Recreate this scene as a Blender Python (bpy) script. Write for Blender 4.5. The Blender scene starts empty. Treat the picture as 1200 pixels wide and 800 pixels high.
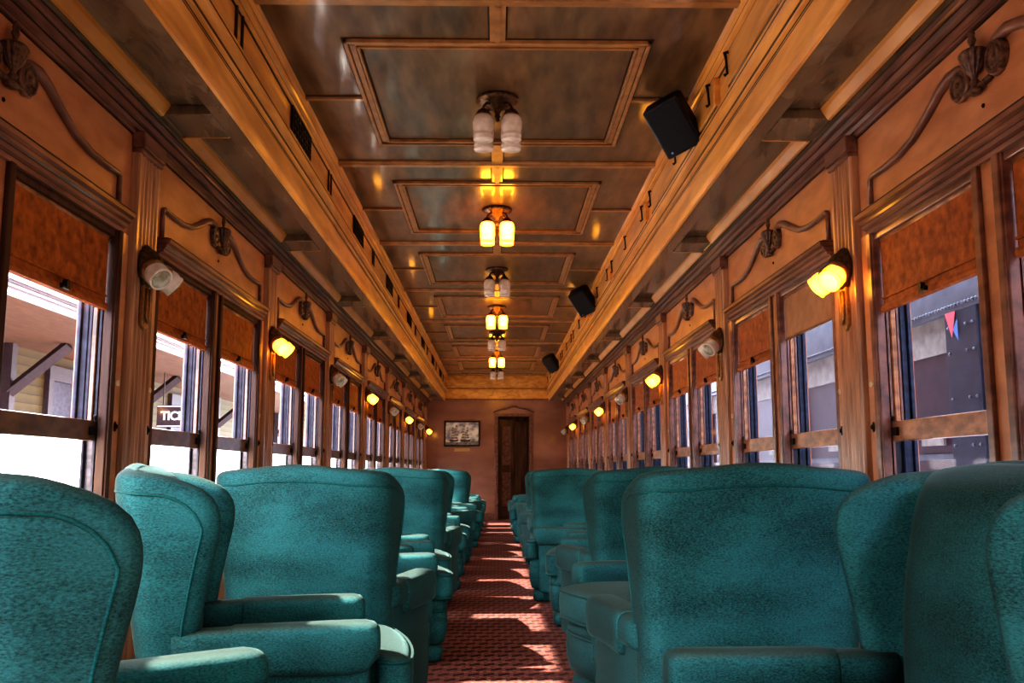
import bpy, math, random
from mathutils import Vector, Matrix
R = math.radians
PI = math.pi
random.seed(7)
sc = bpy.context.scene
COL = sc.collection

# ------------------------------------------------------------------ dimensions
W = 1.42            # half width of the car at the wall face
BAY = 2.10
P0 = 3.65           # first pilaster in view
YB = 19.2           # far end wall
YF = -2.65          # end behind the camera
CEIL = 2.92
DECK = 2.41         # underside of the side decks
BX = 1.056          # face of the clerestory beam

# ------------------------------------------------------------------ materials
def new_mat(name):
    m = bpy.data.materials.new(name); m.use_nodes = True
    nt = m.node_tree
    for n in list(nt.nodes): nt.nodes.remove(n)
    out = nt.nodes.new('ShaderNodeOutputMaterial')
    return m, nt, out

def ramp(nt, stops):
    r = nt.nodes.new('ShaderNodeValToRGB')
    el = r.color_ramp.elements
    while len(el) < len(stops): el.new(0.5)
    for e, (p, c) in zip(el, stops):
        e.position = p; e.color = (c[0], c[1], c[2], 1)
    return r

def coords(nt, scale=(1, 1, 1), kind='Object'):
    tc = nt.nodes.new('ShaderNodeTexCoord')
    mp = nt.nodes.new('ShaderNodeMapping')
    mp.inputs['Scale'].default_value = scale
    nt.links.new(tc.outputs[kind], mp.inputs['Vector'])
    return mp

def noise_mat(name, c1, c2, scale=(4, 4, 4), nscale=3.0, detail=6, rough=0.5, bump=0.0, bscale=None, sheen=0.0,
              sheen_tint=(1, 1, 1), coat=0.0, metallic=0.0, spec=0.5, lo=0.35, hi=0.65, sheen_rough=0.4, coat_rough=0.08, distortion=0.0):
    m, nt, out = new_mat(name)
    mp = coords(nt, scale)
    n = nt.nodes.new('ShaderNodeTexNoise')
    n.inputs['Scale'].default_value = nscale; n.inputs['Detail'].default_value = detail
    n.inputs['Distortion'].default_value = distortion
    nt.links.new(mp.outputs[0], n.inputs['Vector'])
    r = ramp(nt, [(lo, c1), (hi, c2)])
    nt.links.new(n.outputs['Fac'], r.inputs[0])
    b = nt.nodes.new('ShaderNodeBsdfPrincipled')
    nt.links.new(r.outputs[0], b.inputs['Base Color'])
    b.inputs['Roughness'].default_value = rough
    b.inputs['Metallic'].default_value = metallic
    b.inputs['Specular IOR Level'].default_value = spec
    b.inputs['Sheen Weight'].default_value = sheen
    b.inputs['Sheen Tint'].default_value = (*sheen_tint, 1)
    b.inputs['Sheen Roughness'].default_value = sheen_rough
    b.inputs['Coat Weight'].default_value = coat
    b.inputs['Coat Roughness'].default_value = coat_rough
    if bump:
        n2 = n
        if bscale:
            n2 = nt.nodes.new('ShaderNodeTexNoise')
            n2.inputs['Scale'].default_value = bscale; n2.inputs['Detail'].default_value = 3
            nt.links.new(mp.outputs[0], n2.inputs['Vector'])
        bp = nt.nodes.new('ShaderNodeBump')
        bp.inputs['Strength'].default_value = bump; bp.inputs['Distance'].default_value = 0.01
        nt.links.new(n2.outputs['Fac'], bp.inputs['Height'])
        nt.links.new(bp.outputs[0], b.inputs['Normal'])
    nt.links.new(b.outputs[0], out.inputs[0])
    return m

def flat_mat(name, c, rough=0.5, metallic=0.0, emit=None, es=0.0):
    m, nt, out = new_mat(name)
    b = nt.nodes.new('ShaderNodeBsdfPrincipled')
    b.inputs['Base Color'].default_value = (*c, 1)
    b.inputs['Roughness'].default_value = rough; b.inputs['Metallic'].default_value = metallic
    if emit:
        b.inputs['Emission Color'].default_value = (*emit, 1); b.inputs['Emission Strength'].default_value = es
    nt.links.new(b.outputs[0], out.inputs[0])
    return m

def velvet(name, dark, light, sheen_tint):
    m, nt, out = new_mat(name)
    mp = coords(nt, (0.8, 0.8, 1.9))
    n1 = nt.nodes.new('ShaderNodeTexNoise'); n1.inputs['Scale'].default_value = 170; n1.inputs['Detail'].default_value = 5
    n1.inputs['Roughness'].default_value = 0.7
    n2 = nt.nodes.new('ShaderNodeTexNoise'); n2.inputs['Scale'].default_value = 3.2; n2.inputs['Detail'].default_value = 5
    for n in (n1, n2): nt.links.new(mp.outputs[0], n.inputs['Vector'])
    mx = nt.nodes.new('ShaderNodeMath'); mx.operation = 'MULTIPLY_ADD'
    mx.inputs[1].default_value = 0.55
    ad = nt.nodes.new('ShaderNodeMath'); ad.operation = 'MULTIPLY'; ad.inputs[1].default_value = 0.85
    nt.links.new(n1.outputs['Fac'], ad.inputs[0])
    nt.links.new(n2.outputs['Fac'], mx.inputs[0]); nt.links.new(ad.outputs[0], mx.inputs[2])
    r = ramp(nt, [(0.52, dark), (0.86, light)])
    nt.links.new(mx.outputs[0], r.inputs[0])
    b = nt.nodes.new('ShaderNodeBsdfPrincipled')
    # warm light tinted into upward faces; edge shading painted in at grazing angles
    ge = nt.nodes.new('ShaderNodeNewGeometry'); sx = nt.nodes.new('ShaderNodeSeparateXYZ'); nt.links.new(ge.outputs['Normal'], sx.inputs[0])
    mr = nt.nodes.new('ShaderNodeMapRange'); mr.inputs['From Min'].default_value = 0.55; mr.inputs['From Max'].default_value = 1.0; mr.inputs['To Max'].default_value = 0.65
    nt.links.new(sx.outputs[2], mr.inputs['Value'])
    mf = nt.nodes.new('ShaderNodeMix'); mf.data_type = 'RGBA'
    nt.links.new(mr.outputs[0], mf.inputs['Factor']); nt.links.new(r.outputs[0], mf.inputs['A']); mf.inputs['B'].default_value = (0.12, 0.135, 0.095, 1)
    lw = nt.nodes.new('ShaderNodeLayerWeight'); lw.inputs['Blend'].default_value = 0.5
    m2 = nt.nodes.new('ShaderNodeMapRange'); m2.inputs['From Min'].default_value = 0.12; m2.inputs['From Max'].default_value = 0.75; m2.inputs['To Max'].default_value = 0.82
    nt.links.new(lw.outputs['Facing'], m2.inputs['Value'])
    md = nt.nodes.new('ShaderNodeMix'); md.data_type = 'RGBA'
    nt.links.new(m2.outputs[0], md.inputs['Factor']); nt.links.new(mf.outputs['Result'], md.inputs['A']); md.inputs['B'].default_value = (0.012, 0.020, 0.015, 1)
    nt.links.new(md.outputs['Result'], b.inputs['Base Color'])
    b.inputs['Roughness'].default_value = 0.85
    b.inputs['Specular IOR Level'].default_value = 0.15
    b.inputs['Sheen Weight'].default_value = 0.12
    b.inputs['Sheen Roughness'].default_value = 0.35
    b.inputs['Sheen Tint'].default_value = (*sheen_tint, 1)
    bp = nt.nodes.new('ShaderNodeBump'); bp.inputs['Strength'].default_value = 0.35; bp.inputs['Distance'].default_value = 0.004
    nt.links.new(n1.outputs['Fac'], bp.inputs['Height'])
    nt.links.new(bp.outputs[0], b.inputs['Normal'])
    nt.links.new(b.outputs[0], out.inputs[0])
    return m

def carpet_mat():
    m, nt, out = new_mat('carpet')
    tc = nt.nodes.new('ShaderNodeTexCoord')
    sp = nt.nodes.new('ShaderNodeSeparateXYZ'); nt.links.new(tc.outputs['Object'], sp.inputs[0])
    def M(op, a, b=None, c=None):
        n = nt.nodes.new('ShaderNodeMath'); n.operation = op
        for i, v in enumerate((a, b, c)):
            if v is None: continue
            if isinstance(v, (int, float)): n.inputs[i].default_value = v
            else: nt.links.new(v, n.inputs[i])
        return n.outputs[0]
    cx, cy = 0.074, 0.118
    v = M('DIVIDE', sp.outputs[1], cy)
    row = M('FLOOR', v)
    par = M('MODULO', row, 2.0)
    u = M('ADD', M('DIVIDE', sp.outputs[0], cx), M('MULTIPLY', par, 0.5))
    fu = M('ABSOLUTE', M('SUBTRACT', M('FRACT', u), 0.5))
    fv = M('ABSOLUTE', M('SUBTRACT', M('FRACT', v), 0.5))
    wav = M('MULTIPLY', M('SINE', M('MULTIPLY', u, 6.283)), 0.1)
    fv2 = M('ABSOLUTE', M('SUBTRACT', M('ADD', M('FRACT', v), wav), 0.5))
    dash = M('MULTIPLY', M('LESS_THAN', fv2, 0.17), M('LESS_THAN', fu, 0.36))
    dot = M('MULTIPLY', M('GREATER_THAN', fv, 0.40), M('GREATER_THAN', fu, 0.38))
    nz = nt.nodes.new('ShaderNodeTexNoise'); nz.inputs['Scale'].default_value = 60; nz.inputs['Detail'].default_value = 4
    nt.links.new(tc.outputs['Object'], nz.inputs['Vector'])
    base = ramp(nt, [(0.3, (0.085, 0.026, 0.016)), (0.7, (0.20, 0.070, 0.050))])
    nt.links.new(nz.outputs['Fac'], base.inputs[0])
    mix1 = nt.nodes.new('ShaderNodeMix'); mix1.data_type = 'RGBA'
    nt.links.new(M('MULTIPLY', dash, 0.88), mix1.inputs['Factor']); nt.links.new(base.outputs[0], mix1.inputs['A'])
    mix1.inputs['B'].default_value = (0.018, 0.006, 0.010, 1)
    mix2 = nt.nodes.new('ShaderNodeMix'); mix2.data_type = 'RGBA'
    nt.links.new(M('MULTIPLY', dot, 0.6), mix2.inputs['Factor']); nt.links.new(mix1.outputs['Result'], mix2.inputs['A'])
    mix2.inputs['B'].default_value = (0.34, 0.14, 0.11, 1)
    b = nt.nodes.new('ShaderNodeBsdfPrincipled')
    nt.links.new(mix2.outputs['Result'], b.inputs['Base Color'])
    b.inputs['Roughness'].default_value = 0.9; b.inputs['Specular IOR Level'].default_value = 0.2
    bp = nt.nodes.new('ShaderNodeBump'); bp.inputs['Strength'].default_value = 0.4; bp.inputs['Distance'].default_value = 0.01
    nt.links.new(nz.outputs['Fac'], bp.inputs['Height']); nt.links.new(bp.outputs[0], b.inputs['Normal'])
    nt.links.new(b.outputs[0], out.inputs[0])
    return m

def glass_mat(name, tint, gloss=0.12):
    m, nt, out = new_mat(name)
    t = nt.nodes.new('ShaderNodeBsdfTransparent'); t.inputs[0].default_value = (*tint, 1)
    g = nt.nodes.new('ShaderNodeBsdfGlossy'); g.inputs['Roughness'].default_value = 0.02
    lw = nt.nodes.new('ShaderNodeLayerWeight'); lw.inputs['Blend'].default_value = 0.12
    ml = nt.nodes.new('ShaderNodeMath'); ml.operation = 'MULTIPLY'; ml.inputs[1].default_value = gloss / 0.12 * 0.35
    nt.links.new(lw.outputs['Facing'], ml.inputs[0])
    mx = nt.nodes.new('ShaderNodeMixShader')
    nt.links.new(ml.outputs[0], mx.inputs[0]); nt.links.new(t.outputs[0], mx.inputs[1]); nt.links.new(g.outputs[0], mx.inputs[2])
    nt.links.new(mx.outputs[0], out.inputs[0])
    return m

def frosted_mat():
    m, nt, out = new_mat('frosted_glass')
    t = nt.nodes.new('ShaderNodeBsdfTranslucent'); t.inputs[0].default_value = (0.95, 0.93, 0.90, 1)
    g = nt.nodes.new('ShaderNodeBsdfTransparent'); g.inputs[0].default_value = (1, 1, 1, 1)
    mx = nt.nodes.new('ShaderNodeMixShader'); mx.inputs[0].default_value = 0.2
    nt.links.new(t.outputs[0], mx.inputs[1]); nt.links.new(g.outputs[0], mx.inputs[2])
    nt.links.new(mx.outputs[0], out.inputs[0])
    return m

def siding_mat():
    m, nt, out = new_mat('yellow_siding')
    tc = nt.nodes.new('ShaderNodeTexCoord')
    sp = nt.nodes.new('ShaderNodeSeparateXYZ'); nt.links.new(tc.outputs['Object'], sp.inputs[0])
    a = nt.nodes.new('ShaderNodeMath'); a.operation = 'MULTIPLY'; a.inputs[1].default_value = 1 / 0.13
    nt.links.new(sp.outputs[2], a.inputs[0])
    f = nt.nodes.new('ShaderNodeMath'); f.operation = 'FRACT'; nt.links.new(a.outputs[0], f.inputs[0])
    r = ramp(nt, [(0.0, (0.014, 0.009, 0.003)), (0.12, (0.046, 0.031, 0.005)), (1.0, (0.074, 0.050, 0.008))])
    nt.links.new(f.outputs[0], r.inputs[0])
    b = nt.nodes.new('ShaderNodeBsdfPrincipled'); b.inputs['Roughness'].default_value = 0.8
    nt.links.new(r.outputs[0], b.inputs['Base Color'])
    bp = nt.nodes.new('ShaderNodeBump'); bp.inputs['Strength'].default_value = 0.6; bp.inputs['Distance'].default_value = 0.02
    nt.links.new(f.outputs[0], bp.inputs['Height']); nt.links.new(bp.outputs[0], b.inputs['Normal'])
    nt.links.new(b.outputs[0], out.inputs[0])
    return m

M = {}
M['panel'] = noise_mat('panel_wood', (0.31, 0.105, 0.040), (0.50, 0.195, 0.085), scale=(3, 3, 9), nscale=1.6, detail=8, rough=0.36, bump=0.15, bscale=40, coat=0.25, coat_rough=0.2, lo=0.3, hi=0.7)
M['pilaster'] = noise_mat('pilaster_wood', (0.21, 0.088, 0.044), (0.44, 0.200, 0.105), scale=(14, 14, 1.2), nscale=2.5, detail=8, rough=0.30, bump=0.12, coat=0.4, coat_rough=0.2)
M['mould'] = noise_mat('moulding_wood', (0.090, 0.034, 0.022), (0.21, 0.084, 0.052), scale=(8, 1.5, 8), nscale=3, detail=8, rough=0.3, coat=0.3, coat_rough=0.15)
M['beam'] = noise_mat('beam_wood', (0.48, 0.18, 0.032), (0.72, 0.31, 0.075), scale=(3, 0.8, 6), nscale=2.5, detail=9, rough=0.33, bump=0.08, bscale=25, coat=0.4, coat_rough=0.12, distortion=0.6)
M['ceiling'] = noise_mat('ceiling_veneer', (0.066, 0.029, 0.010), (0.200, 0.103, 0.043), scale=(7, 1.6, 1), nscale=2.2, detail=9, rough=0.34, bump=0.22, bscale=3.0, coat=0.55, coat_rough=0.09, lo=0.3, hi=0.75)
M['ceil_mould'] = noise_mat('ceiling_moulding', (0.22, 0.09, 0.028), (0.36, 0.16, 0.055), scale=(4, 4, 4), nscale=3, rough=0.3, coat=0.3)
M['deck'] = noise_mat('deck_veneer', (0.085, 0.050, 0.026), (0.20, 0.122, 0.066), scale=(5, 1.6, 3), nscale=2.2, detail=8, rough=0.25, bump=0.05, bscale=15, coat=0.5, coat_rough=0.08, distortion=1.2, lo=0.3, hi=0.7)
M['deck_edge'] = noise_mat('deck_edge_moulding', (0.40, 0.145, 0.022), (0.52, 0.21, 0.045), scale=(4, 1, 4), nscale=3, rough=0.45, coat=0.1)
M['endwall'] = noise_mat('end_wall_wood', (0.19, 0.075, 0.045), (0.29, 0.125, 0.080), scale=(1, 1, 2), nscale=1.2, detail=3, rough=0.22, coat=0.6, coat_rough=0.12)
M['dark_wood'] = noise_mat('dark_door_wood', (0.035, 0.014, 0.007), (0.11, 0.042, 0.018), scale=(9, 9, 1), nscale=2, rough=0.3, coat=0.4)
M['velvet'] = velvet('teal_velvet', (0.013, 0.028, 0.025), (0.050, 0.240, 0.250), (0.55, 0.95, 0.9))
M['piping'] = velvet('teal_piping', (0.006, 0.06, 0.062), (0.025, 0.19, 0.19), (0.6, 0.95, 0.85))
M['carpet'] = carpet_mat()
M['shade'] = noise_mat('brown_shade_cloth', (0.13, 0.026, 0.005), (0.46, 0.115, 0.019), scale=(6, 6, 6), nscale=5, detail=12, rough=0.75, bump=0.25, bscale=90, lo=0.22, hi=0.78)
M['shade_tan'] = noise_mat('tan_shade_cloth', (0.30, 0.125, 0.055), (0.38, 0.165, 0.075), scale=(6, 6, 6), nscale=3, rough=0.75)
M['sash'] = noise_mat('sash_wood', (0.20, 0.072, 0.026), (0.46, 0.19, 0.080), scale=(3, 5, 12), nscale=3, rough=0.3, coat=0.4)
M['sash_backlit'] = noise_mat('sash_wood_backlit', (0.055, 0.022, 0.010), (0.15, 0.062, 0.026), scale=(3, 5, 12), nscale=3, rough=0.3, coat=0.4)  # left-wall copy of the sash wood, backlit shade put into its colour
M['storm'] = noise_mat('storm_sash_paint', (0.026, 0.023, 0.036), (0.055, 0.050, 0.072), scale=(4, 4, 6), nscale=4, rough=0.6, spec=0.2)
M['storm_blue'] = noise_mat('storm_sash_blue', (0.008, 0.012, 0.026), (0.022, 0.034, 0.064), scale=(4, 4, 10), nscale=4, rough=0.5, spec=0.3)
M['channel'] = noise_mat('sash_channel_metal', (0.030, 0.024, 0.032), (0.10, 0.085, 0.11), scale=(3, 3, 12), nscale=3, rough=0.35, metallic=0.4)
M['casing'] = noise_mat('casing_wood_backlit', (0.028, 0.011, 0.007), (0.075, 0.030, 0.018), scale=(14, 14, 1.2), nscale=2.5, detail=8, rough=0.55, spec=0.25)  # left-wall casing, darkened in colour for being backlit
M['shadow_strip'] = noise_mat('dark_shadow_strip', (0.012, 0.005, 0.003), (0.045, 0.018, 0.008), scale=(5, 5, 5), nscale=3, rough=0.6)  # dark colour of painted crease shadows; also used on the frieze dividers
M['glass'] = glass_mat('window_glass', (0.93, 0.94, 0.97), 0.03)
M['glass_dirty'] = glass_mat('window_glass_right', (0.85, 0.86, 0.95), 0.02)
M['frosted'] = frosted_mat()
M['bronze'] = noise_mat('aged_bronze', (0.055, 0.026, 0.012), (0.17, 0.085, 0.035), scale=(30, 30, 30), nscale=2, rough=0.4, metallic=0.7)
M['brass'] = noise_mat('sconce_brass', (0.32, 0.15, 0.055), (0.50, 0.26, 0.10), scale=(30, 30, 30), nscale=2, rough=0.38, metallic=0.7)
M['carving'] = noise_mat('carved_ornament', (0.040, 0.017, 0.010), (0.15, 0.068, 0.040), scale=(40, 40, 40), nscale=2.0, rough=0.35, bump=0.3)
M['glass_off'] = noise_mat('unlit_frosted_shade', (0.50, 0.36, 0.27), (0.66, 0.50, 0.40), scale=(8, 8, 8), nscale=3, rough=0.25)
M['bulb_off'] = noise_mat('unlit_lens', (0.22, 0.17, 0.10), (0.55, 0.48, 0.38), scale=(12, 12, 12), nscale=2, rough=0.08, coat=0.6, lo=0.35, hi=0.7)
M['black'] = flat_mat('black_plastic', (0.006, 0.006, 0.008), 0.5)
M['grille'] = noise_mat('speaker_grille_cloth', (0.004, 0.004, 0.005), (0.012, 0.012, 0.014), scale=(200, 200, 200), nscale=1, rough=0.8)
M['led'] = flat_mat('blue_badge', (0.2, 0.25, 0.6), 0.3)
M['iron'] = flat_mat('dark_iron', (0.012, 0.009, 0.008), 0.45, 0.5)
M['ivory'] = flat_mat('ivory_escutcheon', (0.55, 0.40, 0.24), 0.4)
M['white'] = noise_mat('white_fascia_paint', (0.70, 0.70, 0.74), (0.82, 0.82, 0.85), nscale=3, rough=0.6)
M['purple'] = noise_mat('maroon_trim_paint', (0.020, 0.009, 0.013), (0.036, 0.018, 0.022), nscale=5, rough=0.6)
M['soffit'] = noise_mat('orange_soffit_boards', (0.080, 0.026, 0.008), (0.12, 0.047, 0.018), scale=(6, 1, 1), nscale=4, rough=0.7)
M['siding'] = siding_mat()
M['platform'] = noise_mat('platform_planks', (0.45, 0.42, 0.40), (0.62, 0.60, 0.57), scale=(1, 3, 1), nscale=3, rough=0.8)
M['steel'] = noise_mat('painted_steel', (0.024, 0.026, 0.034), (0.055, 0.058, 0.070), scale=(3, 3, 3), nscale=3, rough=0.4)
M['steel_dark'] = noise_mat('dark_steel', (0.005, 0.0055, 0.010), (0.012, 0.013, 0.022), scale=(3, 3, 3), nscale=3, rough=0.35, spec=0.3)
M['maroon'] = noise_mat('maroon_steel', (0.012, 0.004, 0.007), (0.026, 0.010, 0.015), scale=(3, 3, 3), nscale=3, rough=0.35, spec=0.3)
M['cream'] = noise_mat('cream_paint', (0.11, 0.095, 0.075), (0.19, 0.17, 0.14), nscale=3, rough=0.5)
M['gold'] = noise_mat('ochre_paint', (0.16, 0.080, 0.02), (0.26, 0.14, 0.04), nscale=6, rough=0.5)
M['red'] = flat_mat('red_pennant', (0.55, 0.06, 0.07), 0.6)
M['bluep'] = flat_mat('blue_pennant', (0.05, 0.12, 0.28), 0.6)
M['frame'] = flat_mat('dark_picture_frame', (0.018, 0.008, 0.005), 0.35)
M['plaque'] = noise_mat('plaque_brass', (0.30, 0.17, 0.05), (0.46, 0.27, 0.09), nscale=20, rough=0.5)
M['canvas'] = noise_mat('painted_cloudy_sky', (0.18, 0.15, 0.16), (0.70, 0.58, 0.44), scale=(3, 3, 4), nscale=2.0, detail=6, rough=0.6, lo=0.38, hi=0.6)
M['sea'] = noise_mat('painted_sea', (0.06, 0.055, 0.045), (0.26, 0.23, 0.18), scale=(6, 6, 20), nscale=4, rough=0.6)
M['sail'] = noise_mat('painted_sails', (0.10, 0.062, 0.042), (0.34, 0.235, 0.16), scale=(8, 8, 8), nscale=3, rough=0.6)
M['hull'] = flat_mat('painted_hull', (0.05, 0.03, 0.02), 0.6)
M['vent'] = flat_mat('vent_black', (0.010, 0.007, 0.005), 0.6)

def lit_mat(name, c, s):
    m, nt, out = new_mat(name)
    e = nt.nodes.new('ShaderNodeEmission')
    lw = nt.nodes.new('ShaderNodeLayerWeight'); lw.inputs['Blend'].default_value = 0.4
    r = ramp(nt, [(0.0, c[0]), (0.75, c[1])])
    nt.links.new(lw.outputs['Facing'], r.inputs[0])
    nt.links.new(r.outputs[0], e.inputs[0]); e.inputs[1].default_value = s
    nt.links.new(e.outputs[0], out.inputs[0])
    return m
M['lit'] = lit_mat('lit_frosted_shade', ((1.0, 0.42, 0.030), (0.6, 0.12, 0.003)), 5.0)
M['lit_wall'] = lit_mat('lit_wall_shade', ((1.0, 0.42, 0.030), (0.45, 0.09, 0.002)), 2.6)
M['lit_lens'] = lit_mat('lit_lens', ((1.0, 0.50, 0.04), (1.0, 0.40, 0.02)), 3.0)

# ------------------------------------------------------------------ mesh builder
class MB:
    def __init__(s): s.v = []; s.f = []
    def box(s, x0, x1, y0, y1, z0, z1):
        b = len(s.v)
        for z in (z0, z1):
            s.v += [(x0, y0, z), (x1, y0, z), (x1, y1, z), (x0, y1, z)]
        s.f += [tuple(b + i for i in q) for q in ((3, 2, 1, 0), (4, 5, 6, 7), (0, 1, 5, 4), (1, 2, 6, 5), (2, 3, 7, 6), (3, 0, 4, 7))]
        return s
    def prism(s, prof, a0, a1, axis='y'):
        # prof: closed list of 2-d points; axis y -> (x,z); z -> (x,y); x -> (y,z)
        b = len(s.v); n = len(prof)
        for a in (a0, a1):
            for p, q in prof:
                s.v.append({'y': (p, a, q), 'z': (p, q, a), 'x': (a, p, q)}[axis])
        s.f.append(tuple(b + i for i in range(n))); s.f.append(tuple(b + n + n - 1 - i for i in range(n)))
        for i in range(n):
            j = (i + 1) % n
            s.f.append((b + i, b + n + i, b + n + j, b + j))
        return s
    def rings(s, rings, closed_ends=True):
        b = len(s.v); n = len(rings[0])
        for r in rings: s.v += [tuple(p) for p in r]
        for k in range(len(rings) - 1):
            for i in range(n):
                j = (i + 1) % n
                s.f.append((b + k * n + i, b + k * n + j, b + (k + 1) * n + j, b + (k + 1) * n + i))
        if closed_ends:
            s.f.append(tuple(b + i for i in reversed(range(n))))
            e = b + (len(rings) - 1) * n
            s.f.append(tuple(e + i for i in range(n)))
        return s
    def lathe(s, prof, origin=(0, 0, 0), axis=(0, 0, 1), n=20, sx=1.0, sy=1.0, ends=True):
        # prof: list of (radius, height along axis)
        ax = Vector(axis).normalized(); q = Vector((0, 0, 1)).rotation_difference(ax); o = Vector(origin)
        rr = []
        for r, h in prof:
            rr.append([o + q @ Vector((r * sx * math.cos(2 * PI * i / n), r * sy * math.sin(2 * PI * i / n), h)) for i in range(n)])
        return s.rings(rr, ends)
    def tube(s, path, r, n=8, closed=False, flat=None):
        pts = [Vector(p) for p in path]; m = len(pts); rr = []
        up = Vector((0, 0, 1))
        prev = None
        for i, p in enumerate(pts):
            if closed: t = pts[(i + 1) % m] - pts[i - 1]
            else: t = pts[min(i + 1, m - 1)] - pts[max(i - 1, 0)]
            t.normalize()
            if prev is None:
                a = t.cross(up)
                if a.length < 1e-3: a = t.cross(Vector((1, 0, 0)))
                a.normalize()
            else:
                a = prev - t * prev.dot(t)
                a.normalize()
            prev = a
            c = t.cross(a)
            ra = r[i] if isinstance(r, (list, tuple)) else r
            rr.append([p + a * ra * math.cos(2 * PI * k / n) + c * ra * math.sin(2 * PI * k / n) for k in range(n)])
        if closed:
            b = len(s.v)
            for q in rr: s.v += [tuple(p) for p in q]
            for k in range(m):
                k2 = (k + 1) % m
                for i in range(n):
                    j = (i + 1) % n
                    s.f.append((b + k * n + i, b + k * n + j, b + k2 * n + j, b + k2 * n + i))
            return s
        return s.rings(rr, True)
    def poly(s, pts):
        b = len(s.v); s.v += [tuple(p) for p in pts]; s.f.append(tuple(range(b, b + len(pts)))); return s
    def build(s, name, mat, parent=None, smooth=False, bevel=0.0, subsurf=0, segs=2, autosmooth=None):
        me = bpy.data.meshes.new(name); me.from_pydata(s.v, [], s.f); me.update()
        import bmesh
        bm = bmesh.new(); bm.from_mesh(me); bmesh.ops.recalc_face_normals(bm, faces=bm.faces); bm.to_mesh(me); bm.free()
        me.materials.append(M[mat] if isinstance(mat, str) else mat)
        if smooth or autosmooth:
            for p in me.polygons: p.use_smooth = True
        if autosmooth:
            me.set_sharp_from_angle(angle=R(autosmooth))
        o = bpy.data.objects.new(name, me); COL.objects.link(o)
        if parent is not None: o.parent = parent
        if bevel:
            b = o.modifiers.new('bevel', 'BEVEL'); b.width = bevel; b.segments = segs; b.limit_method = 'ANGLE'; b.angle_limit = R(40)
        if subsurf:
            b = o.modifiers.new('subsurf', 'SUBSURF'); b.levels = subsurf; b.render_levels = subsurf
        return o

def empty(name, loc=(0, 0, 0), rz=0.0):
    o = bpy.data.objects.new(name, None); COL.objects.link(o)
    o.location = loc; o.rotation_euler = (0, 0, rz); o.empty_display_size = 0.1
    return o
def tag(o, label, cat, group=None):
    o['label'] = label; o['category'] = cat
    if group: o['group'] = group
    return o
def struct(o):
    o['kind'] = 'structure'; return o
KIDS = {}
def children(o):
    return [c for c in bpy.data.objects if c.parent == o]
def dup(o, loc=None, rz=None, name=None, parent=None):
    c = o.copy(); COL.objects.link(c)
    if parent is not None: c.parent = parent
    if name: c.name = name
    if loc is not None: c.location = loc
    if rz is not None: c.rotation_euler = (0, 0, rz)
    for ch in children(o): dup(ch, parent=c)
    return c
TRIM = [0]
def trim_name():
    TRIM[0] += 1; return 'trim_%d' % TRIM[0]
ORD = ['first', 'second', 'third', 'fourth', 'fifth', 'sixth', 'seventh', 'eighth', 'ninth', 'tenth', 'eleventh', 'twelfth',
       'thirteenth', 'fourteenth', 'fifteenth', 'sixteenth', 'seventeenth', 'eighteenth']

PIL = [P0 + BAY * k for k in range(-1, 8)]         # pilaster positions
BAYS = list(range(-1, 7))                          # bays with fittings
def bay_c(k): return P0 + BAY * k + BAY / 2

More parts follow.
